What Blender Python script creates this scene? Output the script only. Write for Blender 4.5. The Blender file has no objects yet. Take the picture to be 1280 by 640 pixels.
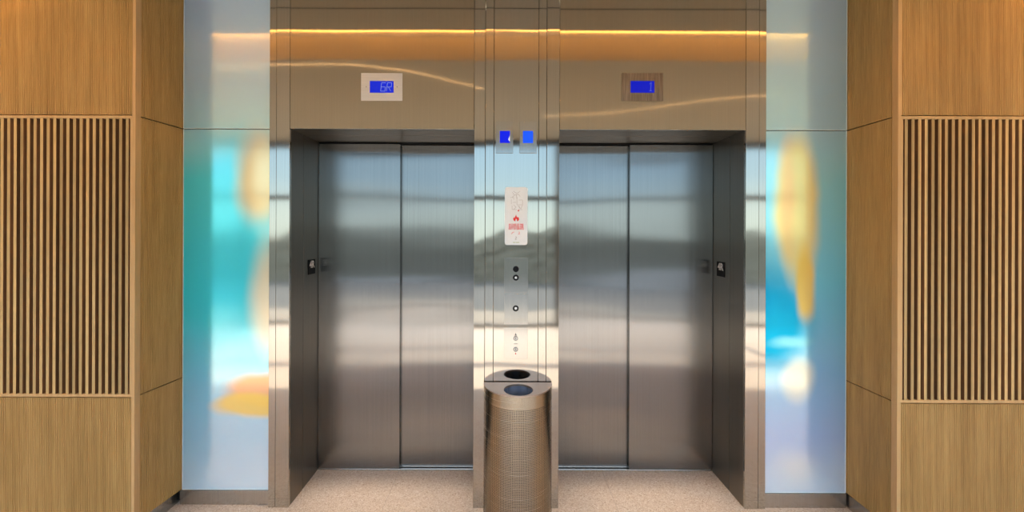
import bpy, bmesh, math, random
from mathutils import Matrix, Vector
random.seed(7)
S = bpy.context.scene
C = S.collection
D = bpy.data
F = 500.0; CH = 1.566; CD = 2.25            # focal length in px, camera height, distance to the steel front
PX = 629.5; PY = 287.4

# ------------------------------------------------------------------ materials
def newmat(name):
    m = D.materials.new(name); m.use_nodes = True
    nt = m.node_tree; b = nt.nodes['Principled BSDF']
    return m, nt, b
def N(nt, t, **kw):
    n = nt.nodes.new(t)
    for k, v in kw.items(): setattr(n, k, v)
    return n
def L(nt, a, b): nt.links.new(a, b)
def noise(nt, scale, vec=None, detail=3, rough=0.5, obj=True, stretch=(1, 1, 1), loc=(0, 0, 0)):
    tc = N(nt, 'ShaderNodeTexCoord'); mp = N(nt, 'ShaderNodeMapping')
    mp.inputs['Scale'].default_value = stretch; mp.inputs['Location'].default_value = loc
    L(nt, tc.outputs['Object'], mp.inputs['Vector'])
    n = N(nt, 'ShaderNodeTexNoise'); n.inputs['Scale'].default_value = scale
    n.inputs['Detail'].default_value = detail; n.inputs['Roughness'].default_value = rough
    L(nt, mp.outputs['Vector'], n.inputs['Vector'])
    return n
def ramp(nt, fac, stops):
    r = N(nt, 'ShaderNodeValToRGB'); e = r.color_ramp.elements
    while len(e) < len(stops): e.new(0.5)
    for i, (p, c) in enumerate(stops):
        e[i].position = p; e[i].color = (*c, 1) if len(c) == 3 else c
    L(nt, fac, r.inputs['Fac']); return r
def bump(nt, h, strength, dist, normal=None):
    b = N(nt, 'ShaderNodeBump'); b.inputs['Strength'].default_value = strength
    b.inputs['Distance'].default_value = dist
    L(nt, h, b.inputs['Height'])
    if normal: L(nt, normal, b.inputs['Normal'])
    return b
def srgb(r, g, b):
    f = lambda c: (c/255/12.92) if c/255 <= .04045 else ((c/255+.055)/1.055)**2.4
    return (f(r), f(g), f(b))

def plain(name, col, rough=.5, metal=0., var=.06, scale=30):
    m, nt, b = newmat(name)
    n = noise(nt, scale)
    r = ramp(nt, n.outputs['Fac'], [(.3, tuple(c*(1-var) for c in col)), (.7, tuple(min(1, c*(1+var)) for c in col))])
    L(nt, r.outputs['Color'], b.inputs['Base Color'])
    b.inputs['Roughness'].default_value = rough; b.inputs['Metallic'].default_value = metal
    return m
def emit(name, col, strength):
    m, nt, b = newmat(name)
    b.inputs['Base Color'].default_value = (*[c*.05 for c in col], 1); b.inputs['Specular IOR Level'].default_value = .2
    b.inputs['Emission Color'].default_value = (*col, 1); b.inputs['Emission Strength'].default_value = strength
    b.inputs['Roughness'].default_value = .35
    return m

def steel(name, col, rough, aniso, axis, wave=.0, wscale=1.0, wstretch=(1, 1, 1), grain=.15, seed=0., radial=False, lines=(260, 260, 1.2)):
    """brushed stainless steel. axis: grain direction in world space (None -> round the Z axis)"""
    m, nt, b = newmat(name)
    g = noise(nt, 1.0, detail=2, stretch=lines)
    big = noise(nt, 1.3, detail=2, stretch=(1, 1, .7), loc=(seed, 0, seed))
    mx = N(nt, 'ShaderNodeMath', operation='MULTIPLY_ADD'); mx.inputs[1].default_value = .75
    L(nt, g.outputs['Fac'], mx.inputs[0])
    ml = N(nt, 'ShaderNodeMath', operation='MULTIPLY'); ml.inputs[1].default_value = .25
    L(nt, big.outputs['Fac'], ml.inputs[0]); L(nt, ml.outputs[0], mx.inputs[2])
    r = ramp(nt, mx.outputs[0], [(.25, tuple(c*(1-grain) for c in col)), (.75, tuple(min(1, c*(1+grain)) for c in col))])
    L(nt, r.outputs['Color'], b.inputs['Base Color'])
    b.inputs['Metallic'].default_value = 1
    rr = N(nt, 'ShaderNodeMapRange'); rr.inputs['To Min'].default_value = rough*.85; rr.inputs['To Max'].default_value = rough*1.15
    L(nt, g.outputs['Fac'], rr.inputs['Value']); L(nt, rr.outputs['Result'], b.inputs['Roughness'])
    b.inputs['Anisotropic'].default_value = aniso
    if axis is None:
        t = N(nt, 'ShaderNodeTangent', direction_type='RADIAL', axis='Z'); L(nt, t.outputs['Tangent'], b.inputs['Tangent'])
    else:
        t = N(nt, 'ShaderNodeCombineXYZ')
        for i in range(3): t.inputs[i].default_value = axis[i]
        L(nt, t.outputs[0], b.inputs['Tangent'])
    if wave:
        w = noise(nt, wscale, detail=1.5, stretch=wstretch, loc=(seed*3, seed, seed*2))
        bp = bump(nt, w.outputs['Fac'], 1.0, wave)
        L(nt, bp.outputs['Normal'], b.inputs['Normal'])
    return m

M = {}
VERT = (0, 0, 1); HORI = (1, 0, 0)
AX = HORI                                    # tangent along X: highlight spreads sideways
M['door'] = steel('brushed_door_steel', (.27, .27, .265), .18, .97, AX, .012, 1.1, (.35, 1, 1.7), .10, 2.)
M['jamb'] = steel('jamb_steel', (.22, .205, .18), .36, .5, (0, 1, 0), .002, 1.2, (1, 1, 1), .12, 4.)
M['transom'] = steel('transom_steel', (.45, .40, .32), .085, .6, AX, .004, 1.0, (.8, 1, 1), .06, 7.)
M['casing'] = steel('casing_steel', (.47, .44, .385), .085, .55, AX, .003, 1.4, (1, 1, 1), .08, 9.)
M['pillar'] = steel('polished_pillar_steel', (.45, .43, .385), .07, .5, AX, .003, 1.6, (.8, 1, 1.2), .06, 1.)
M['plate'] = steel('control_plate_steel', (.44, .43, .40), .16, .6, AX, 0, 1, (1, 1, 1), .08, 3.)
M['indicator_dark'] = steel('indicator_plate_brown', (.24, .185, .135), .3, .6, VERT, 0, 1, (1, 1, 1), .45, 5., lines=(140, 2, 8))
M['indicator_plate'] = steel('indicator_plate_steel', (.60, .57, .53), .34, .85, VERT, 0, 1, (1, 1, 1), .12, 5., lines=(2, 260, 300))
M['base'] = steel('base_steel', (.48, .46, .43), .25, .6, AX, .001, 3, (1, 1, 1), .12, 6.)
M['can_top'] = steel('bin_lid_steel', (.48, .38, .32), .45, .0, AX, 0, 1, (1, 1, 1), .08, 6.)
M['can'] = steel('bin_body_steel', (.42, .36, .275), .26, .99, VERT, .0, 1, (1, 1, 1), .08, 8., lines=(3, 3, 300))
M['seam'] = plain('dark_seam', (.012, .011, .010), .7)
M['black'] = plain('black_plastic', (.004, .004, .005), .55); M['black'].node_tree.nodes['Principled BSDF'].inputs['Specular IOR Level'].default_value = .15
M['liner'] = plain('bin_liner', (.008, .008, .008), .8)
M['bag'] = plain('bin_bag', (.10, .14, .22), .3)
M['white'] = plain('white_enamel', (.70, .76, .80), .3, var=.02)
M['silver'] = plain('silver_lettering', (.75, .75, .76), .4)
M['lens'] = emit('lit_button_lens', (1, 1, 1), .36)
M['red'] = plain('red_print', srgb(214, 40, 38), .5)
M['grey_print'] = plain('grey_print', srgb(120, 118, 116), .5)
M['green_print'] = plain('green_print', srgb(150, 170, 90), .5)
M['screen'] = emit('blue_screen', srgb(14, 40, 210), .40)
M['screen_dark'] = emit('deep_blue_screen', srgb(2, 24, 200), .38)
M['lantern_deep'] = emit('deep_blue_lantern', srgb(0, 25, 225), .45)
M['lantern_light'] = emit('bright_blue_lantern', srgb(22, 88, 255), .45)
M['digit'] = emit('pale_digit', srgb(150, 165, 235), .34)
M['digit_dim'] = emit('dim_digit', srgb(110, 130, 230), .34)
M['glass_edge'] = plain('polished_glass_edge', (.62, .74, .76), .2, var=.03)

def wood(name, c0, c1, c2, per_slat=0., rough=.5, gx=26):
    m, nt, b = newmat(name)
    n = noise(nt, 1.0, detail=5, rough=.6, stretch=(gx, gx, 1.1))
    n2 = noise(nt, 1.0, detail=3, stretch=(190, 190, 9))
    n3 = noise(nt, 1.0, detail=2, stretch=(3.2, 3.2, .55), loc=(3, 1, 5))
    a = N(nt, 'ShaderNodeMath', operation='MULTIPLY'); a.inputs[1].default_value = .42; L(nt, n.outputs['Fac'], a.inputs[0])
    a2 = N(nt, 'ShaderNodeMath', operation='MULTIPLY_ADD'); a2.inputs[1].default_value = .33; L(nt, n2.outputs['Fac'], a2.inputs[0]); L(nt, a.outputs[0], a2.inputs[2])
    a3 = N(nt, 'ShaderNodeMath', operation='MULTIPLY_ADD'); a3.inputs[1].default_value = .25; L(nt, n3.outputs['Fac'], a3.inputs[0]); L(nt, a2.outputs[0], a3.inputs[2])
    r = ramp(nt, a3.outputs[0], [(.34, c0), (.5, c1), (.66, c2)])
    out = r.outputs['Color']
    if per_slat:
        tc = N(nt, 'ShaderNodeTexCoord'); sx = N(nt, 'ShaderNodeSeparateXYZ'); L(nt, tc.outputs['Object'], sx.inputs[0])
        dv = N(nt, 'ShaderNodeMath', operation='DIVIDE'); dv.inputs[1].default_value = per_slat; L(nt, sx.outputs['X'], dv.inputs[0])
        fl = N(nt, 'ShaderNodeMath', operation='FLOOR'); L(nt, dv.outputs[0], fl.inputs[0])
        wn = N(nt, 'ShaderNodeTexWhiteNoise', noise_dimensions='1D'); L(nt, fl.outputs[0], wn.inputs['W'])
        mr = N(nt, 'ShaderNodeMapRange'); mr.inputs['To Min'].default_value = .72; mr.inputs['To Max'].default_value = 1.3
        L(nt, wn.outputs['Value'], mr.inputs['Value'])
        hs = N(nt, 'ShaderNodeHueSaturation'); L(nt, out, hs.inputs['Color']); L(nt, mr.outputs['Result'], hs.inputs['Value'])
        out = hs.outputs['Color']
    L(nt, out, b.inputs['Base Color'])
    b.inputs['Roughness'].default_value = rough
    b.inputs['Specular IOR Level'].default_value = .35
    return m
M['oak'] = wood('fluted_oak', (.32, .19, .062), (.45, .282, .100), (.56, .37, .145))
M['oak_slat'] = wood('oak_slats', (.37, .245, .095), (.47, .325, .135), (.56, .40, .175), per_slat=.0331, gx=14)
M['oak_trim'] = wood('oak_trim', (.42, .26, .105), (.50, .32, .14), (.58, .385, .175))
M['slat_side'] = wood('stained_slat_sides', (.14, .07, .03), (.20, .10, .045), (.26, .14, .065), per_slat=.0331, gx=14)  # side faces darkened in colour to stand in for shade between slats
M['slat_back'] = plain('dark_slat_backing', (.022, .011, .007), .85)

def terrazzo():
    m, nt, b = newmat('terrazzo')
    v = N(nt, 'ShaderNodeTexVoronoi'); v.inputs['Scale'].default_value = 210
    tc = N(nt, 'ShaderNodeTexCoord'); L(nt, tc.outputs['Object'], v.inputs['Vector'])
    s = N(nt, 'ShaderNodeSeparateColor'); L(nt, v.outputs['Color'], s.inputs[0])
    r = ramp(nt, s.outputs[0], [(.0, (.38, .28, .20)), (.10, (.55, .45, .355)), (.5, (.62, .525, .43)), (.8, (.68, .60, .51)), (1., (.76, .70, .63))])
    n = noise(nt, 2.5, detail=3)
    mr = N(nt, 'ShaderNodeMapRange'); mr.inputs['To Min'].default_value = .9; mr.inputs['To Max'].default_value = 1.08
    L(nt, n.outputs['Fac'], mr.inputs['Value'])
    h = N(nt, 'ShaderNodeHueSaturation'); L(nt, r.outputs['Color'], h.inputs['Color']); L(nt, mr.outputs['Result'], h.inputs['Value'])
    L(nt, h.outputs['Color'], b.inputs['Base Color'])
    b.inputs['Roughness'].default_value = .5; b.inputs['Specular IOR Level'].default_value = .3
    return m
M['floor'] = terrazzo()
M['ceiling'] = plain('ceiling_plaster', (.52, .47, .38), .9, var=.02)
M['wall'] = plain('lobby_wall_paint', (.62, .58, .52), .9, var=.03, scale=2)
M['led'] = emit('warm_led', (1., .42, .09), 14)
M['led_wash'] = emit('warm_wall_wash_led', (1., .46, .12), 34)
M['lamp_warm'] = emit('downlight_lamp', (1., .82, .62), 8)  # glowing discs of the added fill lights only
M['led_thin'] = emit('thin_warm_led', (1., .62, .30), 3.4)
M['mullion'] = plain('dark_aluminium', (.10, .10, .10), .5)
M['deck'] = plain('pale_paving', (.30, .255, .20), .8, scale=3)
M['kerb'] = plain('white_concrete', (.85, .83, .8), .8)
def hedge_mat():
    m, nt, b = newmat('hedge_leaves')
    n = noise(nt, 9, detail=6)
    r = ramp(nt, n.outputs['Fac'], [(.35, (.09, .09, .065)), (.6, (.22, .205, .155))])
    L(nt, r.outputs['Color'], b.inputs['Base Color']); b.inputs['Roughness'].default_value = .9
    return m
M['hedge'] = hedge_mat()

def dichroic(name, diff_stops, gloss_base, reflection_blobs, seed):
    """satin iridescent film on glass: cloudy film colour of its own, half matt and half mirror"""
    m, nt, b = newmat(name)
    tc = N(nt, 'ShaderNodeTexCoord')
    nz = N(nt, 'ShaderNodeTexNoise'); nz.inputs['Scale'].default_value = 2.2; nz.inputs['Detail'].default_value = 2.
    off = N(nt, 'ShaderNodeMapping'); off.inputs['Location'].default_value = (seed, seed, seed); L(nt, tc.outputs['Object'], off.inputs['Vector'])
    L(nt, off.outputs['Vector'], nz.inputs['Vector'])
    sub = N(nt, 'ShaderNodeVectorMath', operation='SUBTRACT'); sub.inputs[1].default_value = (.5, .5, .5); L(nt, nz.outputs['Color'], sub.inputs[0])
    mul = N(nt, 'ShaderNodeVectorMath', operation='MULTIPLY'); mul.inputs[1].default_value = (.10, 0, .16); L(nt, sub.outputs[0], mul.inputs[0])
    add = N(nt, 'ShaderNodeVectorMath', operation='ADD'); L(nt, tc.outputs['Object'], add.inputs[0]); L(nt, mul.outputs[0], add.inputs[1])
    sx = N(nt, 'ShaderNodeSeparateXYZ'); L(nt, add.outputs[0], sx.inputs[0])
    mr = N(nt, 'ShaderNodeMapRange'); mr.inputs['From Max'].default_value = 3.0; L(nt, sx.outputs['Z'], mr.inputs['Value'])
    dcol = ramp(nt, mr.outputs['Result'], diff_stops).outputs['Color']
    gcol = ramp(nt, mr.outputs['Result'], gloss_base).outputs['Color']  # pale ends stand in for the reflected ceiling and floor
    for (cx, cz, rx, rz, col, st, hard) in reflection_blobs:  # bright window reflections painted as patches into gloss and base colour
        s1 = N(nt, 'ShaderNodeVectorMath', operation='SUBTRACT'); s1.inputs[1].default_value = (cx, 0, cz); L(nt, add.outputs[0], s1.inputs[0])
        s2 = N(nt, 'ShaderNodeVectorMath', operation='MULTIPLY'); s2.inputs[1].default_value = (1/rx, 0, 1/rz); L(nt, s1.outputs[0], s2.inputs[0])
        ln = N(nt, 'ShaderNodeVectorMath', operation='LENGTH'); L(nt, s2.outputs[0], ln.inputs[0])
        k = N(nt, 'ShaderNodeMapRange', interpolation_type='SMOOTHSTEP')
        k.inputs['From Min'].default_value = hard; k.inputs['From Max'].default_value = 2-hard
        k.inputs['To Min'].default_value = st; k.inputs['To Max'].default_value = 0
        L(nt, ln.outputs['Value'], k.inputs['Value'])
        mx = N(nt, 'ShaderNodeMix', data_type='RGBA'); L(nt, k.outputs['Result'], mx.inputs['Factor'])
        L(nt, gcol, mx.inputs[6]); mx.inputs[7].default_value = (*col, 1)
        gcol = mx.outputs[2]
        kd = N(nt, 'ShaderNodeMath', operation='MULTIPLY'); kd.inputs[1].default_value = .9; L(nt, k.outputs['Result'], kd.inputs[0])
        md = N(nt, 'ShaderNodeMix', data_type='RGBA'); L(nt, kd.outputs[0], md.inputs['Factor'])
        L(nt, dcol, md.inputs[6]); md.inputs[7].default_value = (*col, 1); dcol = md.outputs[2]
    L(nt, dcol, b.inputs['Base Color']); b.inputs['Roughness'].default_value = .6; b.inputs['Specular IOR Level'].default_value = .2
    g = N(nt, 'ShaderNodeBsdfAnisotropic', distribution='GGX') if hasattr(bpy.types, 'ShaderNodeBsdfAnisotropic') else N(nt, 'ShaderNodeBsdfGlossy')
    g.inputs['Roughness'].default_value = .13
    L(nt, gcol, g.inputs['Color'])
    ms = N(nt, 'ShaderNodeMixShader'); ms.inputs[0].default_value = .48
    L(nt, b.outputs[0], ms.inputs[1]); L(nt, g.outputs[0], ms.inputs[2])
    L(nt, ms.outputs[0], nt.nodes['Material Output'].inputs['Surface'])
    return m
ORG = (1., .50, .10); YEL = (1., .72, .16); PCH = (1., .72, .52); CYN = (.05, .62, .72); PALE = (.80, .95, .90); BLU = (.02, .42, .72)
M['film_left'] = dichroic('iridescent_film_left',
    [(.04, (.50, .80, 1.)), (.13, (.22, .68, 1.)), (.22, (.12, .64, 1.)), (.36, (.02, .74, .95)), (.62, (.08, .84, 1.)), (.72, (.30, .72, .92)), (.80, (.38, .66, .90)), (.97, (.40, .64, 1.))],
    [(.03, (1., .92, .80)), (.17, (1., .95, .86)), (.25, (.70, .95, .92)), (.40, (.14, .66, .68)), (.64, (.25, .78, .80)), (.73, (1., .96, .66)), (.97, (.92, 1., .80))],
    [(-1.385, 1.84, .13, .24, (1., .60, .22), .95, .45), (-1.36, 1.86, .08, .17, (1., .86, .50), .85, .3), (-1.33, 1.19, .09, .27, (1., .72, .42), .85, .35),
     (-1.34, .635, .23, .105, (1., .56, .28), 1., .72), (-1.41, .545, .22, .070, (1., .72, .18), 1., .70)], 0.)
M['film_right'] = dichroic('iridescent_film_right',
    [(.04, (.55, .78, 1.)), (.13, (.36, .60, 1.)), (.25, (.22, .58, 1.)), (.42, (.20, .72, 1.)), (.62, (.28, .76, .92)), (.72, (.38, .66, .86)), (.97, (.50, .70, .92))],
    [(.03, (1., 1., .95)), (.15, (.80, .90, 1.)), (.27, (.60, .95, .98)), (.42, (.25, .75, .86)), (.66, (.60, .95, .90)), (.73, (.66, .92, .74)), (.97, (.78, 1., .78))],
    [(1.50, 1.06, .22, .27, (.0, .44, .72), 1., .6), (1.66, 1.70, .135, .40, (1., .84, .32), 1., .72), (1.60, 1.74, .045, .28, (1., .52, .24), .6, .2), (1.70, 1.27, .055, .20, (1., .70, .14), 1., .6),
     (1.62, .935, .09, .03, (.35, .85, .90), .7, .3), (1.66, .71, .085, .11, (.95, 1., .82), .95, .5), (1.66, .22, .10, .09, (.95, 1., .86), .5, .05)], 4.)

# ------------------------------------------------------------------ mesh helpers
def bx(bm, x0, x1, y0, y1, z0, z1):
    if x0 > x1: x0, x1 = x1, x0
    if y0 > y1: y0, y1 = y1, y0
    v = [bm.verts.new(p) for p in ((x0,y0,z0),(x1,y0,z0),(x1,y1,z0),(x0,y1,z0),(x0,y0,z1),(x1,y0,z1),(x1,y1,z1),(x0,y1,z1))]
    for f in ((0,3,2,1),(4,5,6,7),(0,1,5,4),(1,2,6,5),(2,3,7,6),(3,0,4,7)): bm.faces.new([v[i] for i in f])
    return v
def prism(bm, pts, z0, z1, top=True):
    """vertical prism over a plan polygon (counter-clockwise from above)"""
    a = [bm.verts.new((x, y, z0)) for x, y in pts]; b = [bm.verts.new((x, y, z1)) for x, y in pts]
    n = len(pts)
    for i in range(n): bm.faces.new((a[i], a[(i+1)%n], b[(i+1)%n], b[i]))
    bm.faces.new(b); bm.faces.new(a[::-1])
def prism_y(bm, pts, y0, y1):
    """prism over an XZ outline, extruded in Y from the front y0 to the back y1"""
    a = [bm.verts.new((x, y0, z)) for x, z in pts]; b = [bm.verts.new((x, y1, z)) for x, z in pts]
    n = len(pts)
    bm.faces.new(a); bm.faces.new(b[::-1])
    for i in range(n): bm.faces.new((a[i], b[i], b[(i+1)%n], a[(i+1)%n]))
def disc_y(bm, cx, cz, r, y0, y1, n=28):
    prism_y(bm, [(cx+r*math.cos(2*math.pi*i/n), cz+r*math.sin(2*math.pi*i/n)) for i in range(n)], y0, y1)
def ring_y(bm, cx, cz, r0, r1, y0, y1, n=32):
    P = lambda r, y: [bm.verts.new((cx+r*math.cos(2*math.pi*i/n), y, cz+r*math.sin(2*math.pi*i/n))) for i in range(n)]
    A, B, E, G = P(r0, y0), P(r1, y0), P(r1, y1), P(r0, y1)
    for i in range(n):
        j = (i+1) % n
        for u, w in ((A, B), (B, E), (E, G), (G, A)): bm.faces.new((u[i], w[i], w[j], u[j]))
def rrect(cx, cz, w, h, r, n=6):
    pts = []
    for (sx, sz, a0) in ((1, 1, 0), (-1, 1, 90), (-1, -1, 180), (1, -1, 270)):
        for i in range(n+1):
            a = math.radians(a0+90*i/n)
            pts.append((cx+sx*(w/2-r)+r*math.cos(a), cz+sz*(h/2-r)+r*math.sin(a)))
    return pts
def ob(name, bm, mat, parent=None, bevel=0., smooth=False):
    bmesh.ops.recalc_face_normals(bm, faces=bm.faces)
    me = D.meshes.new(name); bm.to_mesh(me); bm.free()
    for m in (mat if isinstance(mat, (list, tuple)) else [mat]): me.materials.append(m)
    o = D.objects.new(name, me); C.objects.link(o)
    if parent:
        o.parent = parent; o.matrix_parent_inverse = Matrix.Translation(-parent.location)
    if bevel:
        b = o.modifiers.new('bevel', 'BEVEL'); b.width = bevel; b.segments = 2; b.limit_method = 'ANGLE'; b.harden_normals = True
    if smooth: me.set_sharp_from_angle(angle=math.radians(35)) if me.shade_smooth() is None else None
    return o
def B(): return bmesh.new()
def box_ob(name, dims, mat, parent=None, bevel=0.):
    b = B(); bx(b, *dims); return ob(name, b, mat, parent, bevel)
def thing(name, loc, label, cat, group=None):
    o = D.objects.new(name, None); C.objects.link(o); o.location = loc; o.empty_display_size = .1
    return tag(o, label, cat, group)
def tag(o, label, cat, group=None):
    o['label'] = label; o['category'] = cat
    if group: o['group'] = group
    return o
def struct(o): o['kind'] = 'structure'; return o
def fx(px): return (px-PX)/F*CD             # photo pixel -> metres on the steel front plane
def fz(py, px=640): return CH + (PY + .0034*(px-640) - py)/F*CD

def text_bm(s, size, cx, cz, y, depth=.0006, sx=1., bold=0., rotz=0.):
    cu = D.curves.new('t', 'FONT'); cu.body = s; cu.size = size; cu.extrude = depth/2; cu.offset = bold
    cu.align_x = 'CENTER'; cu.align_y = 'CENTER'; cu.resolution_u = 3
    o = D.objects.new('t', cu); C.objects.link(o)
    dg = bpy.context.evaluated_depsgraph_get()
    me = D.meshes.new_from_object(o.evaluated_get(dg))
    bm = B(); bm.from_mesh(me)
    D.objects.remove(o); D.curves.remove(cu); D.meshes.remove(me)
    mat = Matrix.Translation((cx, y, cz)) @ Matrix.Rotation(rotz, 4, 'Z') @ Matrix.Rotation(math.pi/2, 4, 'X') @ Matrix.Diagonal((sx, 1, 1, 1))
    bmesh.ops.transform(bm, matrix=mat, verts=bm.verts)
    return bm

# ------------------------------------------------------------------ key dimensions
LX0, LX1 = -1.204, -.168                    # left opening
RX0, RX1 = .313, 1.361                      # right opening
HZ = 2.132                                  # opening head height
TOP = 3.0
DEP = .35                                   # depth to the doors
JOINT = 2.136; LOWJ = .718
WLX, WRX = -1.84, 1.946
WLY, WRY = -.24, -.278                      # front of the oak walls
GYL, GYR = .026, .015                       # glass faces

# ------------------------------------------------------------------ setting
RX = 6.5; BY = -4.2
b = B(); bx(b, -RX, RX, BY-.1, .9, -.08, 0); fl = struct(ob('floor', b, M['floor']))
b = B()
for x in (-3.77, -1.93, -.673, .645, 1.9, 3.7): bx(b, x-.0008, x+.0008, BY, .36, 0, .0004)
bx(b, -RX, RX, -.075, -.0735, 0, .0004)
jm = ob('floor_joint', b, plain('floor_joint', (.36, .30, .25), .6), fl)
# ceiling: main field, recessed light slot, near field
b = B()
prism_x = [(BY-.1, TOP), (-1.13, TOP), (-.97, TOP+.12), (-.97, TOP+.25), (BY-.1, TOP+.25)]
va = [b.verts.new((-RX, y, z)) for y, z in prism_x]; vb = [b.verts.new((RX, y, z)) for y, z in prism_x]
b.faces.new(va); b.faces.new(vb[::-1])
for i in range(5): b.faces.new((va[i], vb[i], vb[(i+1)%5], va[(i+1)%5]))
bx(b, -RX, RX, -.63, .9, TOP, TOP+.25)
bx(b, -RX, RX, -.97, -.63, TOP+.12, TOP+.25)
ce = struct(ob('ceiling', b, M['ceiling']))
box_ob('shadow_gap', (-RX, RX, -.345, -.337, TOP-.001, TOP+.001), M['seam'], ce)
b = B(); bx(b, -6.3, 6.3, -.854, -.850, TOP+.108, TOP+.111)
tag(ob('light_strip', b, M['led']), 'thin warm orange light line on top of the ceiling slot in front of the elevators', 'light')
b = B(); bx(b, -6.3, 6.3, -.648, -.638, TOP+.018, TOP+.026)  # added strip, hidden from view, strengthens the glow on the slot's sloped face
tag(ob('light_strip', b, M['led_wash']), 'warm orange light strip tucked behind the near lip of the ceiling slot', 'light')
def path_strip(name, pts, r, label):
    cu = D.curves.new(name, 'CURVE'); cu.dimensions = '3D'; cu.bevel_depth = r; cu.bevel_resolution = 2
    sp = cu.splines.new('NURBS'); sp.points.add(len(pts)-1)
    for i, (x, y) in enumerate(pts): sp.points[i].co = (x, y, TOP-.0025, 1)
    sp.use_endpoint_u = True; sp.order_u = 3; cu.resolution_u = 10
    o = D.objects.new(name, cu); C.objects.link(o)
    me = D.meshes.new_from_object(o.evaluated_get(bpy.context.evaluated_depsgraph_get())); D.objects.remove(o); D.curves.remove(cu)
    o = D.objects.new(name, me); C.objects.link(o); me.materials.clear(); me.materials.append(M['led_thin'])
    tag(o, label, 'light'); return o
for s_, nm in ((-1, 'left'), (1, 'right')):
    b = B(); bx(b, *sorted((s_*2.35, s_*6.3)), -.375, -.360, TOP-.012, TOP-.002)
    tag(ob('wall_wash_strip', b, M['led_wash']), f'warm orange light strip washing the {nm} oak wall from the ceiling edge', 'light')
path_strip('curved_light_line', [(-2.6, -1.25), (-1.86, -1.23), (-1.4, -1.21), (-1.05, -1.30), (-.75, -1.42), (-.5, -1.62), (-.2, -1.80)], .0014, 'thin curved warm light line in the ceiling ahead of the left elevator')
path_strip('curved_light_line', [(.5, -2.78), (1.1, -2.72), (1.6, -2.5), (2.1, -2.2), (2.58, -2.02), (2.95, -1.9)], .0013, 'thin curved warm light line in the ceiling ahead of the right elevator')

struct(box_ob('wall_back', (-RX, RX, .46, .9, 0, TOP), M['wall']))
struct(box_ob('wall_left', (-RX-.15, -RX, BY-.1, .9, 0, TOP), M['wall']))
struct(box_ob('wall_right', (RX, RX+.15, BY-.1, .9, 0, TOP), M['wall']))
# glazed front of the lobby behind the camera (it shows only as reflections)
b = B()
bx(b, -RX, RX, BY-.1, BY, 2.9, TOP); bx(b, -RX, RX, BY-.08, BY-.02, 0, .05)
bx(b, -RX, RX, BY-.09, BY-.01, 2.06, 2.14)
for x in (-6.4, -4.2, -2.1, 0.9, 3.0, 4.9, 6.4): bx(b, x-.06, x+.06, BY-.1, BY, 0, TOP)
struct(ob('window_1', b, M['mullion']))
struct(box_ob('trim_1', (-16, 16, -5.6, BY-.1, -.2, -.02), M['deck']))  # terrace paving outside the glazed front, seen only in reflections
struct(box_ob('trim_2', (-16, 16, -10.2, -5.6, -.2, -.03), plain('asphalt', (.10, .10, .095), .9, scale=4)))  # asphalt ground beyond the paving, never seen directly
b = B(); bx(b, -4.6, -2.0, -9.6, -9.35, -.03, .28)
tag(ob('terrace_bench', b, M['kerb']), 'white concrete bench on the terrace, reflected in the left doors', 'bench')
b = B(); bx(b, 2.6, 6.0, -9.6, -9.35, -.03, .28)
tag(ob('terrace_bench', b, M['kerb']), 'white concrete bench on the terrace, reflected in the right doors', 'bench')
b = B()
bmesh.ops.create_grid(b, x_segments=120, y_segments=10, size=1)
for v in b.verts:
    x = v.co.x*18; t = (v.co.y+1)/2
    v.co = (x, -10.4 - .5*t*random.uniform(.6, 1), -.2 + 1.45*t + random.uniform(-.09, .09)*t)
top = [v for v in b.verts if v.co.z > 1.0]
hd = ob('hedge', b, M['hedge']); tag(hd, 'long dark green hedge beyond the terrace', 'hedge'); hd['kind'] = 'stuff'
md = hd.modifiers.new('s', 'SOLIDIFY'); md.thickness = .6

# ------------------------------------------------------------------ oak walls
def ribbed(name, p0, p1, z0, z1, label, group=None, pitch=.0090, depth=.0055, th=.018):
    """fluted panel: plan line p0->p1, its face on the right-hand side of the walk reversed (towards the room)"""
    p0 = Vector(p0); p1 = Vector(p1); d = (p1-p0); ln = d.length; d.normalize(); nrm = Vector((d.y, -d.x))
    n = int(ln/pitch); q = ln/n
    prof = []
    for i in range(n):
        s = i*q
        prof += [(s, 0), (s+q*.52, 0), (s+q*.60, depth), (s+q*.94, depth)]
    prof.append((ln, 0))
    ge = .003
    pts = [p0 + d*s - nrm*o for s, o in prof]
    bm = B()
    a = [bm.verts.new((p.x, p.y, z0+ge)) for p in pts]; c = [bm.verts.new((p.x, p.y, z1-ge)) for p in pts]
    bk = [p1 - nrm*th, p0 - nrm*th]
    a2 = [bm.verts.new((p.x, p.y, z0+ge)) for p in bk]; c2 = [bm.verts.new((p.x, p.y, z1-ge)) for p in bk]
    A = a+a2; Cc = c+c2; m = len(A)
    for i in range(m): bm.faces.new((A[i], A[(i+1)%m], Cc[(i+1)%m], Cc[i]))
    bm.faces.new(Cc); bm.faces.new(A[::-1])
    o = ob(name, bm, M['oak']); tag(o, label, 'wall panel', group)
    return o
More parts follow.
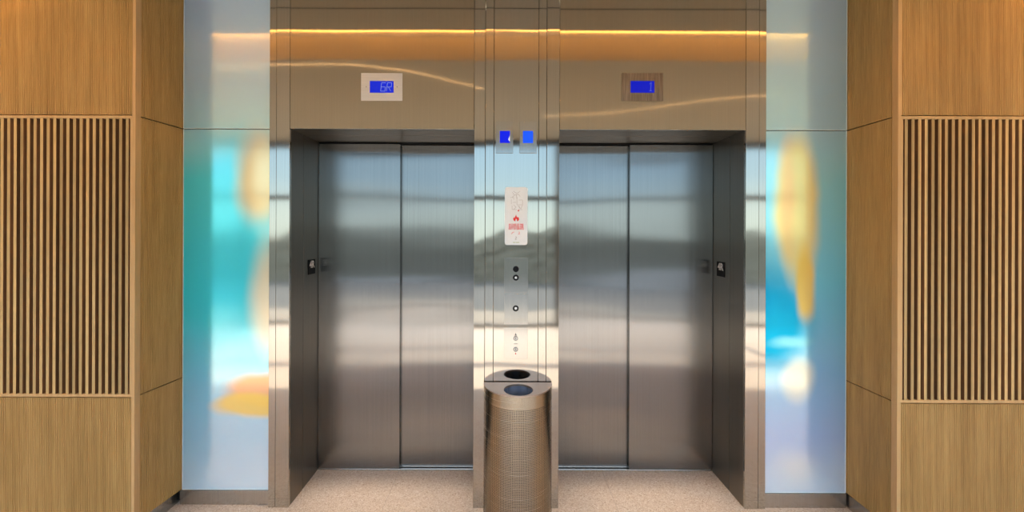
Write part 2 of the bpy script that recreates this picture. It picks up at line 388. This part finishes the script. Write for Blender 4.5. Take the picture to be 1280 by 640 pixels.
def slat_screen(x0, x1, y, label, inner):
    t = thing('slat_screen', ((x0+x1)/2, y, LOWJ), label, 'slat screen')
    z0, z1 = LOWJ+.002, JOINT-.002
    box_ob('backing_board', (x0, x1, y+.040, y+.048, z0, z1), M['slat_back'], t)
    b = B(); bx(b, x0, x1, y-.001, y+.034, z0, z0+.014); ob('bottom_rail', b, M['oak_trim'], t, .001)
    b = B(); bx(b, x0, x1, y-.001, y+.034, z1-.014, z1); ob('top_rail', b, M['oak_trim'], t, .001)
    s = 1 if inner == x1 else -1
    b = B(); bx(b, inner, inner-s*.010, y, y+.034, z0+.014, z1-.014); ob('stile', b, M['oak_trim'], t, .001)
    b = B(); k = 0; e = inner-s*.014
    while True:
        a = e-s*(.0005 + k*.0331)
        if abs(a-inner) > abs(x1-x0)-.02: break
        bx(b, a-s*.004, a-s*.019, y+.001, y+.032, z0+.014, z1-.014); k += 1
    b.normal_update()
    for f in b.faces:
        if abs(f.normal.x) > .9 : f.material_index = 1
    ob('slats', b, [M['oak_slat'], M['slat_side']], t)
def oak_wall(side):
    s = -1 if side == 'left' else 1
    wy = WLY if s < 0 else WRY
    cx = -1.851 if s < 0 else 1.942           # front corner
    kx = -1.828 if s < 0 else 1.946           # back corner
    gy = GYL if s < 0 else GYR
    far = s*(RX-.004)
    ct = .017                                 # corner post width
    x0, x1 = sorted((far, cx+s*ct))
    for (za, zb, w) in ((JOINT, TOP-.004, 'upper'), (.08, LOWJ, 'lower')):
        txt = f"{w} fluted oak wall panel {'above' if w=='upper' else 'below'} the {side} slatted screen"
        ribbed('oak_wall_panel', (x0, wy), (x1, wy), za, zb, txt)
    slat_screen(x0, x1, wy, f"tall oak slatted screen with dark gaps, {side} of the elevators", cx+s*ct)
    # corner post
    b = B()
    prism(b, [(cx, wy-.001), (cx+s*ct, wy-.001), (cx+s*ct, wy+.03), (cx, wy+.03)], .08, TOP-.004)
    tag(ob('corner_post', b, M['oak_trim'], None, .0012), f"slim pale oak corner strip beside the {side} slatted screen", 'wall trim')
    # return between the corner and the glass
    for (za, zb, w) in ((JOINT, TOP-.004, 'top'), (LOWJ, JOINT, 'middle'), (.08, LOWJ, 'bottom')):
        a, c = (cx, wy+.031), (kx, gy+.008)
        if s > 0: a, c = c, a
        txt = f"{w} fluted oak panel on the narrow return beside the {side} iridescent glass"
        ribbed('oak_return_panel', a if s < 0 else a, c, za, zb, txt, pitch=.0092, th=.014)
    # backing wall and recessed base
    bx0, bx1 = sorted((s*RX, cx+s*.02))
    struct(box_ob(f'wall_{side}_front', (bx0, bx1, wy+.05, .46, 0, TOP), M['slat_back']))
    struct(box_ob(f'baseboard_{side}_front', (min(cx+s*.02, s*RX), max(cx+s*.02, s*RX), wy+.02, wy+.049, 0, .078), M['base']))
    b = B(); bx(b, cx+s*.008, cx+s*.0195, wy+.02, gy+.06, 0, .078); struct(ob(f'baseboard_{side}_return', b, M['base']))
oak_wall('left'); oak_wall('right')

# ------------------------------------------------------------------ iridescent glass
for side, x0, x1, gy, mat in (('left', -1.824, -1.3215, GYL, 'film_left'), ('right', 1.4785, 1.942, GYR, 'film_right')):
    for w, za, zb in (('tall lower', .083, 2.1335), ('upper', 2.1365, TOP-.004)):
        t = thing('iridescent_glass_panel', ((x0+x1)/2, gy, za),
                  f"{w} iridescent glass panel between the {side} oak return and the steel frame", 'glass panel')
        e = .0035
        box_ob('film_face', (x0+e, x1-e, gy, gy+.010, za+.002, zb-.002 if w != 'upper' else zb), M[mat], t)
        b = B()
        bx(b, x0, x0+e, gy-.001, gy+.012, za, zb); bx(b, x1-e, x1, gy-.001, gy+.012, za, zb)
        bx(b, x0+e, x1-e, gy-.001, gy+.012, za, za+.0025)
        ob('glass_edge', b, M['glass_edge'], t)
    struct(box_ob(f'baseboard_{side}', (x0-.01, x1, gy-.004, gy+.03, 0, .0815), M['base'], None, .001))
    struct(box_ob(f'wall_{side}_glass', (x0-.03, x1+.02, gy+.0305, .46, 0, TOP), M['seam']))

# ------------------------------------------------------------------ steel cladding
def strip(bm, x0, x1, z0, z1, tilt=0., twist=0., th=.018):
    """vertical sheet whose front leans / turns by a millimetre or two, as real cladding does"""
    v = bx(bm, x0+.0008, x1-.0008, 0, th, z0, z1)
    for i in (0, 1, 4, 5):
        v[i].co.y += (tilt if i > 3 else 0) + (twist if i in (1, 5) else 0)
def entrance(side, x0, x1, cas, casing_side, front_panel, rear_panel, split, handed):
    t = thing('elevator_entrance', ((x0+x1)/2, 0, 0),
              f"{side} elevator entrance with closed two-panel brushed steel doors", 'elevator')
    # transom over the opening
    b = B(); strip(b, x0, x1, HZ, TOP-.003, .0); ob('transom_panel', b, M['transom'], t, .0012)
    # outer casing in two sheets
    zf = TOP-.003
    for k, (a, c, ti) in enumerate(cas):
        b = B(); strip(b, a, c, 0, zf, ti); ob('casing', b, M['casing'], t, .0015)
    # jamb linings: cladding, shadow gap, door frame
    for xx, s in ((x0, -1), (x1, 1)):
        for (ya, yb, sh) in ((.0185, .158, 0), (.162, DEP+.02, .002)):
            b = B(); bx(b, xx - s*0 + s*.0015 - s*sh*0, xx+s*.014, ya, yb, 0, HZ+.012)
            ob('jamb', b, M['jamb'], t, .001)
        b = B(); bx(b, xx+s*.006, xx+s*.016, .157, .163, 0, HZ); ob('shadow_gap', b, M['seam'], t)
    for (ya, yb) in ((.0185, .158), (.162, DEP+.02)):
        b = B(); bx(b, x0, x1, ya, yb, HZ+.001, HZ+.014); ob('head_lining', b, M['jamb'], t, .001)
    box_ob('head_gap', (x0, x1, .156, .164, HZ+.008, HZ+.02), M['seam'], t)
    box_ob('door_track_cover', (x0, x1, DEP+.005, DEP+.10, HZ-.006, HZ+.12), M['black'], t)
    # doors
    for (a, c, y, w) in ((front_panel[0], front_panel[1], DEP, 'front'), (rear_panel[0], rear_panel[1], DEP+.032, 'rear')):
        b = B(); bx(b, a, c, y, y+.026, .010, HZ-.010)
        d = ob('door_panel', b, M['door'], t, .002)
        if w == 'rear':
            kx = -.433 if side == 'left' else .600
            b = B(); ring_y(b, kx, 1.775, .0035, .0055, y-.0015, y, 16); k = ob('keyhole', b, M['plate'], d)
            b = B(); disc_y(b, kx, 1.775, .005, y-.0010, y+.0005, 16); ob('keyhole_slot', b, M['black'], d)
    # sill
    b = B(); bx(b, x0, x1, DEP+.004, DEP+.08, 0, .004)
    for g in (.012, .044): bx(b, x0, x1, DEP+g-.004, DEP+g-.002, .004, .006)
    ob('sill', b, M['base'], t)
    return t
MID = -.673
entrance('left', LX0, LX1, ((-1.3205, -1.281, .002), (-1.281, -1.204, 0.)), -1, (LX0, MID), (MID-.03, LX1-.0), MID, -1)
MIDR = .820
entrance('right', RX0, RX1, ((RX1, 1.437, .0), (1.437, 1.4775, .0025)), 1, (MIDR, RX1), (RX0, MIDR+.03), MIDR, 1)

pl = thing('steel_pillar', ((LX1+RX0)/2, 0, 0), 'polished steel clad pillar between the two elevators', 'pillar')
xs = [LX1, fx(606.3), fx(617), fx(673), fx(683), RX0]
for i in range(5):
    b = B(); strip(b, xs[i], xs[i+1], 0, TOP-.003, (.0035, -.002, 0, -.001, -.004)[i])
    ob('cladding_sheet', b, M['pillar'], pl, .0016)
struct(box_ob('wall_center', (LX1+.0165, RX0-.0165, .0215, .44, 0, TOP), M['seam']))

# ------------------------------------------------------------------ floor indicators
def seg(bm, x0, z0, x1, z1, w, y):
    d = Vector((x1-x0, z1-z0)); d.normalize(); n = Vector((-d.y, d.x))*w/2
    prism_y(bm, [(x0-n.x, z0-n.y), (x1-n.x, z1-n.y), (x1+n.x, z1+n.y), (x0+n.x, z0+n.y)], y, y+.0004)
def indicator(side, cx, label, screen):
    zt, zb = fz(91.6, cx*222+630), fz(126.2, cx*222+630)
    zc = (zt+zb)/2; h = zt-zb; w = .232
    t = thing('floor_indicator', (cx, -.003, zc), label, 'display')
    b = B(); bx(b, cx-w/2, cx+w/2, -.004, -.0002, zb, zt); ob('face_plate', b, M['indicator_plate' if side == 'left' else 'indicator_dark'], t, .0008)
    sw, sh = .134, .066
    b = B(); bx(b, cx-sw/2, cx+sw/2, -.0046, -.0035, zc-sh/2, zc+sh/2); sc = ob('screen', b, M[screen], t)
    b = B()
    if side == 'left':
        X = cx+sw/2-.073; g = .0026; y = -.0051; sl = .0055
        def P(u, v): return X+u*.024+v*sl, zc-.024+v*.047
        for (u0, v0, u1, v1) in ((0,0,1,0),(1,0,1,.5),(1,.5,0,.5),(0,0,0,1),(0,1,1,1)): seg(b, *P(u0,v0), *P(u1,v1), g, y)
        X += .033
        for (u0, v0, u1, v1) in ((0,0,0,1),(0,1,1,1),(1,1,1,.5),(1,.5,0,.5),(.35,.5,1,0)): seg(b, *P(u0,v0), *P(u1,v1), g, y)
        ob('digits', b, M['digit'], sc)
    else:
        X = cx+sw/2-.022
        seg(b, X, zc-.022, X+.004, zc+.024, .0026, -.0051); seg(b, X-.006, zc+.016, X+.004, zc+.024, .0026, -.0051); seg(b, X-.007, zc-.022, X+.007, zc-.022, .0026, -.0051)
        ob('digits', b, M['digit_dim'], sc)
    for s in (-1, 1):
        b = B(); disc_y(b, cx+s*.0865, zc, .003, -.0046, -.0035, 12); ob('screw', b, M['grey_print'], t)
indicator('left', fx(476.8), 'square-edged steel plate with blue screen reading 6R above the left doors', 'screen')
indicator('right', fx(802.2), 'steel plate with blue screen reading 1 above the right doors', 'screen_dark')

# ------------------------------------------------------------------ hall lanterns
def lantern(x0, x1, sx0, sx1, mat, label, mark=False):
    zt, zb = fz(152), fz(191.5)
    t = thing('hall_lantern', ((fx(x0)+fx(x1))/2, 0, zb), label, 'indicator light')
    b = B(); bx(b, fx(x0), fx(x1), -.006, -.0002, zb, zt); h = ob('housing', b, M['plate'], t, .001)
    b = B(); bx(b, fx(sx0), fx(sx1), -.0072, -.0055, fz(179), fz(164)); s = ob('lit_window', b, M[mat], t)
    if mark:
        b = B(); x = fx(sx1); prism_y(b, [(x-.002, fz(177)), (x-.0005, fz(177)), (x-.0005, fz(170)), (x-.010, fz(174.5))], -.0077, -.0072)
        ob('arrow', b, M['lens'], s)
lantern(619.3, 641, 624.4, 637, 'lantern_deep', 'small steel lantern with deep blue window, left of the pair on the pillar', True)
lantern(649, 670.6, 653.2, 665.8, 'lantern_light', 'small steel lantern with bright blue window, right of the pair on the pillar')

# ------------------------------------------------------------------ fire sign
cx = fx(645.1); zt, zb = fz(233.9), fz(306.2); w = fx(659.3)-fx(630.9)
fs = thing('fire_sign', (cx, 0, zb), 'white rounded evacuation sign with red flame on the steel pillar', 'sign')
b = B(); prism_y(b, rrect(cx, (zt+zb)/2, w, zt-zb, .013), -.004, -.0002); ob('sign_board', b, M['white'], fs, .0006)
YS = -.0046
def sline(bm, pts, wd=.0011):
    for (a, c) in zip(pts, pts[1:]): seg(bm, cx+a[0], a[1], cx+c[0], c[1], wd, YS)
b = B(); z0 = fz(239)
def pp(x, y): return ((x-645.1)/222.2, fz(y))
for path in ([(640,240),(643,244),(640,247)], [(641.5,239),(646,242),(650,239)], [(643,244),(648,243),(650,246)], [(637.5,247),(642,247),(642,250)], [(645,243),(646,249)],
             [(646,246),(646,256),(652,256)], [(640,257),(640,262),(646,262)], [(642,256),(645,259),(642,262)], [(648,250),(653,250),(653,256)],
             [(647,257),(651,261),(653,256)], [(648,262),(653,262)], [(639,249),(639,255)], [(649,257),(649,262)], [(641,253),(645,253)]):
    sline(b, [pp(*q) for q in path])
ob('floor_plan', b, M['grey_print'], fs)
b = B(); disc_y(b, cx+.013, fz(263.3), .0045, YS, YS+.0008, 14); ob('location_dot', b, M['red'], fs)
b = B()
fl_pts = [(-.5,-.9),(-.95,-.55),(-1.,-.1),(-.7,.3),(-.45,.05),(-.3,.5),(0,1.1),(.12,.55),(.35,.15),(.5,.4),(.95,.05),(1.,-.5),(.6,-.9),(.35,-.9),(.25,-.45),(0,-.15),(-.2,-.5),(-.25,-.9)]
prism_y(b, [(cx+u*.0165, fz(272.6)+v*.019) for u, v in fl_pts], YS, YS+.0006); ob('flame', b, M['red'], fs)
b = B()
for i, s in enumerate(('IN CASE OF FIRE', 'ELEVATORS ARE', 'OUT OF SERVICE')):
    tb = text_bm(s, .0145, cx, fz(280.9+2.55*i), YS+.0003, sx=.78, bold=.0004)
    me = D.meshes.new('x'); tb.to_mesh(me); b.from_mesh(me); tb.free(); D.meshes.remove(me)
ob('red_lettering', b, M['red'], fs)
b = B()
sline(b, [pp(639.5,292),(pp(641,290.2)),(pp(643,290))], .002); sline(b, [pp(640.5,291),pp(639.3,292.5)], .002)
ob('pictogram', b, M['red'], fs); b = B()
sline(b, [pp(648,289.5),pp(649.5,290.5),pp(648.5,292.5)], .002); sline(b, [pp(647.5,292.6),pp(650,292.6)], .0015)
ob('pictogram', b, M['red'], fs)
b = B(); sline(b, [pp(644.5,295.5), pp(645.5,296.5), pp(644.5,299)], .002); sline(b, [pp(643.7,299.3), pp(646,299.3)], .0012); ob('stair_symbol', b, M['grey_print'], fs)
b = B(); sline(b, [pp(641.3,303), pp(644.2,303)], .003); sline(b, [pp(645,303), pp(649,303)], .003); ob('green_print', b, M['green_print'], fs)

# ------------------------------------------------------------------ call stations
def plate(name, y0, y1, label, cat):
    t = thing(name, (fx(645.2), 0, fz(y1)), label, cat)
    b = B(); bx(b, fx(630.6), fx(660), -.0035, -.0002, fz(y1), fz(y0)); ob('plate', b, M['plate'], t, .0008)
    return t
def button(t, py, arrow=1):
    x, z = fx(645), fz(py)
    b = B(); ring_y(b, x, z, .0085, .0165, -.0085, -.003, 32); bt = ob('button_ring', b, M['black'], t, .0008)
    b = B(); disc_y(b, x, z, .0088, -.0065, -.003); l = ob('button_cap', b, M['plate'], bt)
    b = B(); s = arrow*.0062; prism_y(b, [(x-.0062, z-s*.7), (x+.0062, z-s*.7), (x, z+s)][::1 if arrow > 0 else -1], -.0071, -.0064); ob('arrow', b, M['lens'], bt)
p1 = plate('call_button_panel', 322, 365.6, 'upper steel call plate with black disc and lit button under the fire sign', 'button panel')
b = B(); disc_y(b, fx(645), fz(336.2), .0165, -.0055, -.003); ob('sensor_disc', b, M['black'], p1)
button(p1, 346.8, 1)
p2 = plate('call_button_panel', 367.2, 405.4, 'steel call plate with one lit round button, below the black disc plate', 'button panel')
button(p2, 385.2, -1)
p3 = plate('key_switch_panel', 409, 448.6, 'lowest steel plate with two key switches, above the trash can', 'switch panel')
for py in (422.6, 436.3):
    x, z = fx(645), fz(py)
    b = B(); ring_y(b, x, z, .0095, .0128, -.0065, -.003); k = ob('key_switch', b, M['grey_print'], p3)
    b = B(); disc_y(b, x, z, .0096, -.0055, -.003); ob('key_barrel', b, M['indicator_plate'], k)
    b = B(); bx(b, x-.0012, x+.0012, -.0059, -.005, z-.006, z+.006); ob('key_slot', b, M['black'], k)
b = B(); x, z = fx(645), fz(418.2); prism_y(b, [(x-.006, z-.004), (x+.006, z-.004), (x, z+.010)], -.0042, -.003); ob('key_mark', b, M['grey_print'], p3)
b = B(); disc_y(b, fx(645), fz(441.8), .0035, -.0045, -.003, 14); ob('red_lamp', b, M['red'], p3)
b = B()
for z in (429.5,): bx(b, fx(642.8), fx(647.4), -.0038, -.0034, fz(z+.3), fz(z-.3))
ob('engraving', b, M['grey_print'], p3)

# ------------------------------------------------------------------ 4R plates on the jambs
for side, xx, s, yc, zc in (('left', LX0, 1, .259, 1.331), ('right', RX1, -1, .254, 1.325)):
    t = thing('floor_number_sign', (xx, yc, zc), f"small black floor sign reading 4R on the {side} elevator's outer jamb", 'sign')
    xf = xx + s*(-.0015)*0 
    b = B(); a, c = sorted((xx-s*.0013, xx+s*.003)); bx(b, a, c, yc-.044, yc+.044, zc-.046, zc+.046); ob('sign_plate', b, M['black'], t, .0008)
    bm = text_bm('4R', .062, 0, 0, 0, .0012, .88, .0012)
    # turn the lettering to face out of the jamb
    bmesh.ops.transform(bm, matrix=Matrix.Translation((xx+s*.0036, yc, zc+.013)) @ Matrix.Rotation(math.radians(90*s), 4, 'Z'), verts=bm.verts)
    ob('lettering', bm, M['silver'], t)
    b = B()
    for i, dy in enumerate((-.012, -.006, .004, .010)):
        bx(b, *sorted((xx+s*.003, xx+s*.0037)), yc+dy-.0012, yc+dy+.0012, zc-.034, zc-.031)
    ob('braille', b, M['black'], t)

# ------------------------------------------------------------------ half-round bin
CXB, RB, YB, HB = .082, .190, -.010, .713
bn = thing('trash_can', (CXB, YB, 0), 'half-round perforated steel trash can standing against the steel pillar', 'trash can')
def half(r, n=64, y=YB, ex=0.):
    return [(CXB+r*math.cos(math.pi+math.pi*i/n), y+r*math.sin(math.pi+math.pi*i/n)) for i in range(n+1)]
def arc_wall(bm, r, z0, z1, n=96):
    p = half(r, n); a = [bm.verts.new((*q, z0)) for q in p]; c = [bm.verts.new((*q, z1)) for q in p]
    for i in range(n): bm.faces.new((a[i], a[i+1], c[i+1], c[i]))
def arc_shell(bm, r0, r1, z0, z1, n=96):
    P = [half(r0, n), half(r1, n)]
    rings = [[bm.verts.new((*q, z)) for q in P[k]] for k, z in ((1, z0), (1, z1), (0, z1), (0, z0))]
    for k in range(4):
        A, Bb = rings[k], rings[(k+1) % 4]
        for i in range(n): bm.faces.new((A[i], A[i+1], Bb[i+1], Bb[i]))
b = B(); arc_shell(b, RB-.0015, RB, HB-.072, HB-.004); ob('top_band', b, M['can'], bn, 0, True)
b = B(); arc_shell(b, RB-.0015, RB+.0005, .0, .022); ob('bottom_band', b, M['can'], bn, 0, True)
# perforated sheet
b = B(); ncol = 64; z0, z1 = .022, HB-.072; nrow = int((z1-z0)/.0088); dz = (z1-z0)/nrow
cache = {}
def cv(u, z):
    k = (round(u, 4), round(z, 5))
    if k not in cache:
        a = math.pi + math.pi*u/ncol
        cache[k] = b.verts.new((CXB+(RB-.0005)*math.cos(a), YB+(RB-.0005)*math.sin(a), z))
    return cache[k]
hu, hz = .31, .31
for i in range(ncol):
    for j in range(nrow):
        zc = z0+(j+.5)*dz; uc = i+.5
        out = [(-.5,-.5),(0,-.5),(.5,-.5),(.5,0),(.5,.5),(0,.5),(-.5,.5),(-.5,0)]
        o = [cv(uc+u, zc+v*dz) for u, v in out]
        inn = []
        for u, v in out:
            l = math.hypot(u, v); inn.append(cv(uc+u/l*hu, zc+v/l*hz*dz))
        for k in range(8): b.faces.new((o[k], o[(k+1)%8], inn[(k+1)%8], inn[k]))
ob('perforated_body', b, M['can'], bn, 0, True)
b = B(); arc_wall(b, RB-.012, .01, HB-.03); ob('inner_liner', b, M['liner'], bn, 0, True)
b = B(); bx(b, CXB-RB+.001, CXB+RB-.001, YB-.002, YB, 0, HB-.004); ob('back_plate', b, M['can_top'], bn)
# lid with a round hole
b = B(); HR, HY = .078, YB-.104; n = 64
outer = half(RB+.001, 40)
m_out = []
for i in range(n):
    a = 2*math.pi*i/n; d = Vector((math.cos(a), math.sin(a))); c0 = Vector((CXB, HY))
    # distance to the D outline from the hole centre
    best = 9
    if d.y > 1e-6: best = (YB-HY)/d.y
    o = c0-Vector((CXB, YB)); bb = o.dot(d); cc = o.dot(o)-(RB+.001)**2; tt = -bb+math.sqrt(bb*bb-cc)
    m_out.append(c0+d*min(best, tt))
# snap to the two corners
for cxr in (-1, 1):
    cn = Vector((CXB+cxr*(RB+.001), YB)); k = min(range(n), key=lambda q: (m_out[q]-cn).length); m_out[k] = cn
rings = []
for (pts, z) in ((m_out, HB-.006), (m_out, HB), ([Vector((CXB+HR*math.cos(2*math.pi*i/n), HY+HR*math.sin(2*math.pi*i/n))) for i in range(n)], HB),
                 ([Vector((CXB+HR*math.cos(2*math.pi*i/n), HY+HR*math.sin(2*math.pi*i/n))) for i in range(n)], HB-.012)):
    rings.append([b.verts.new((p.x, p.y, z)) for p in pts])
for k in range(3):
    for i in range(n): b.faces.new((rings[k][i], rings[k][(i+1)%n], rings[k+1][(i+1)%n], rings[k+1][i]))
ob('lid', b, M['can_top'], bn)
b = B(); rg = []
for k, (r, z) in enumerate(((HR-.001, HB-.010), (HR-.006, HB-.05), (HR-.008, HB-.16), (HR-.03, HB-.20), (.002, HB-.21))):
    rg.append([b.verts.new((CXB+(r+(.004*math.sin(9*a*1.0)+.003*math.sin(17*a) if 0 < k < 4 else 0))*math.cos(a), HY+(r+(.004*math.sin(9*a) if 0 < k < 4 else 0))*math.sin(a), z)) for a in [2*math.pi*i/n for i in range(n)]])
for k in range(4):
    for i in range(n): b.faces.new((rg[k][i], rg[k][(i+1)%n], rg[k+1][(i+1)%n], rg[k+1][i]))
ob('bin_bag', b, M['bag'], bn, 0, True)

# ------------------------------------------------------------------ light
SKY = .95
w = D.worlds.new('World'); S.world = w; w.use_nodes = True; nt = w.node_tree
tc = N(nt, 'ShaderNodeTexCoord'); sx = N(nt, 'ShaderNodeSeparateXYZ'); L(nt, tc.outputs['Generated'], sx.inputs[0])
sr = ramp(nt, sx.outputs['Z'], [(0, (.72, .86, .84)), (.05, (.68, .84, .86)), (.12, (.48, .70, .86)), (.21, (.42, .66, .90)), (.27, (1.9, 2.3, 2.8)), (.6, (1.6, 2.0, 2.6))])
bg = nt.nodes['Background']; bg.inputs['Strength'].default_value = SKY
L(nt, sr.outputs['Color'], bg.inputs['Color'])
sd = D.lights.new('sun', 'SUN'); sd.energy = 4.2; sd.angle = math.radians(.6); sd.color = (1, .93, .82)
so = D.objects.new('sun', sd); C.objects.link(so)
so.rotation_euler = Vector((.12, .66, -.74)).to_track_quat('-Z', 'Y').to_euler()
def fill_light_disc(x, y, r, mat, name, label, group):
    t = thing(name, (x, y, TOP), label, 'light', group)
    b = B(); n = 24; b.faces.new([b.verts.new((x+r*math.cos(2*math.pi*i/n), y+r*math.sin(2*math.pi*i/n), TOP-.004)) for i in range(n)][::-1]); ob('lamp', b, M[mat], t)
    b = B(); P = lambda q, z: [b.verts.new((x+q*math.cos(2*math.pi*i/n), y+q*math.sin(2*math.pi*i/n), z)) for i in range(n)]
    A, Q, E = P(r, TOP-.003), P(r+.008, TOP-.006), P(r+.014, TOP-.0005)
    for u, v in ((A, Q), (Q, E)):
        for i in range(n): b.faces.new((u[i], u[(i+1)%n], v[(i+1)%n], v[i]))
    ob('trim_ring', b, M['white'], t)
for x in (-.98, -.42, .56, 1.12):  # added lights, kept out of view, to brighten the floor of the door recesses
    fill_light_disc(x, -.085, .035, 'lamp_warm', 'wall_downlight', 'small warm downlight close above the elevator wall', 'downlights above the elevator wall')
    ld = D.lights.new('downlight', 'SPOT'); ld.energy = 45; ld.color = (1, .84, .68); ld.spot_size = math.radians(32); ld.spot_blend = 1; ld.shadow_soft_size = .04
    lo = D.objects.new('downlight', ld); C.objects.link(lo); lo.location = (x, -.085, TOP-.02); lo.rotation_euler = (math.radians(3.5), 0, 0)

# ------------------------------------------------------------------ camera
cd = D.cameras.new('camera'); cam = D.objects.new('camera', cd); C.objects.link(cam); S.camera = cam
cd.sensor_width = 36; cd.sensor_fit = 'HORIZONTAL'; cd.lens = 36*F/1280
cd.shift_x = (640-PX)/1280; cd.shift_y = -(320-PY)/1280
cd.clip_start = .02
cam.matrix_world = Matrix.Translation((0, -CD, CH)) @ Matrix.Rotation(math.pi/2, 4, 'X') @ Matrix.Rotation(.0034, 4, 'Z')

S.view_settings.view_transform = 'Standard'; S.view_settings.look = 'None'
S.view_settings.exposure = 1.2; S.view_settings.gamma = 1; S.view_settings.use_curve_mapping = False
try:
    S.cycles.use_denoising = True; S.cycles.max_bounces = 8; S.cycles.diffuse_bounces = 4; S.cycles.glossy_bounces = 5
    S.cycles.sample_clamp_indirect = 6; S.cycles.caustics_reflective = False
except Exception: pass
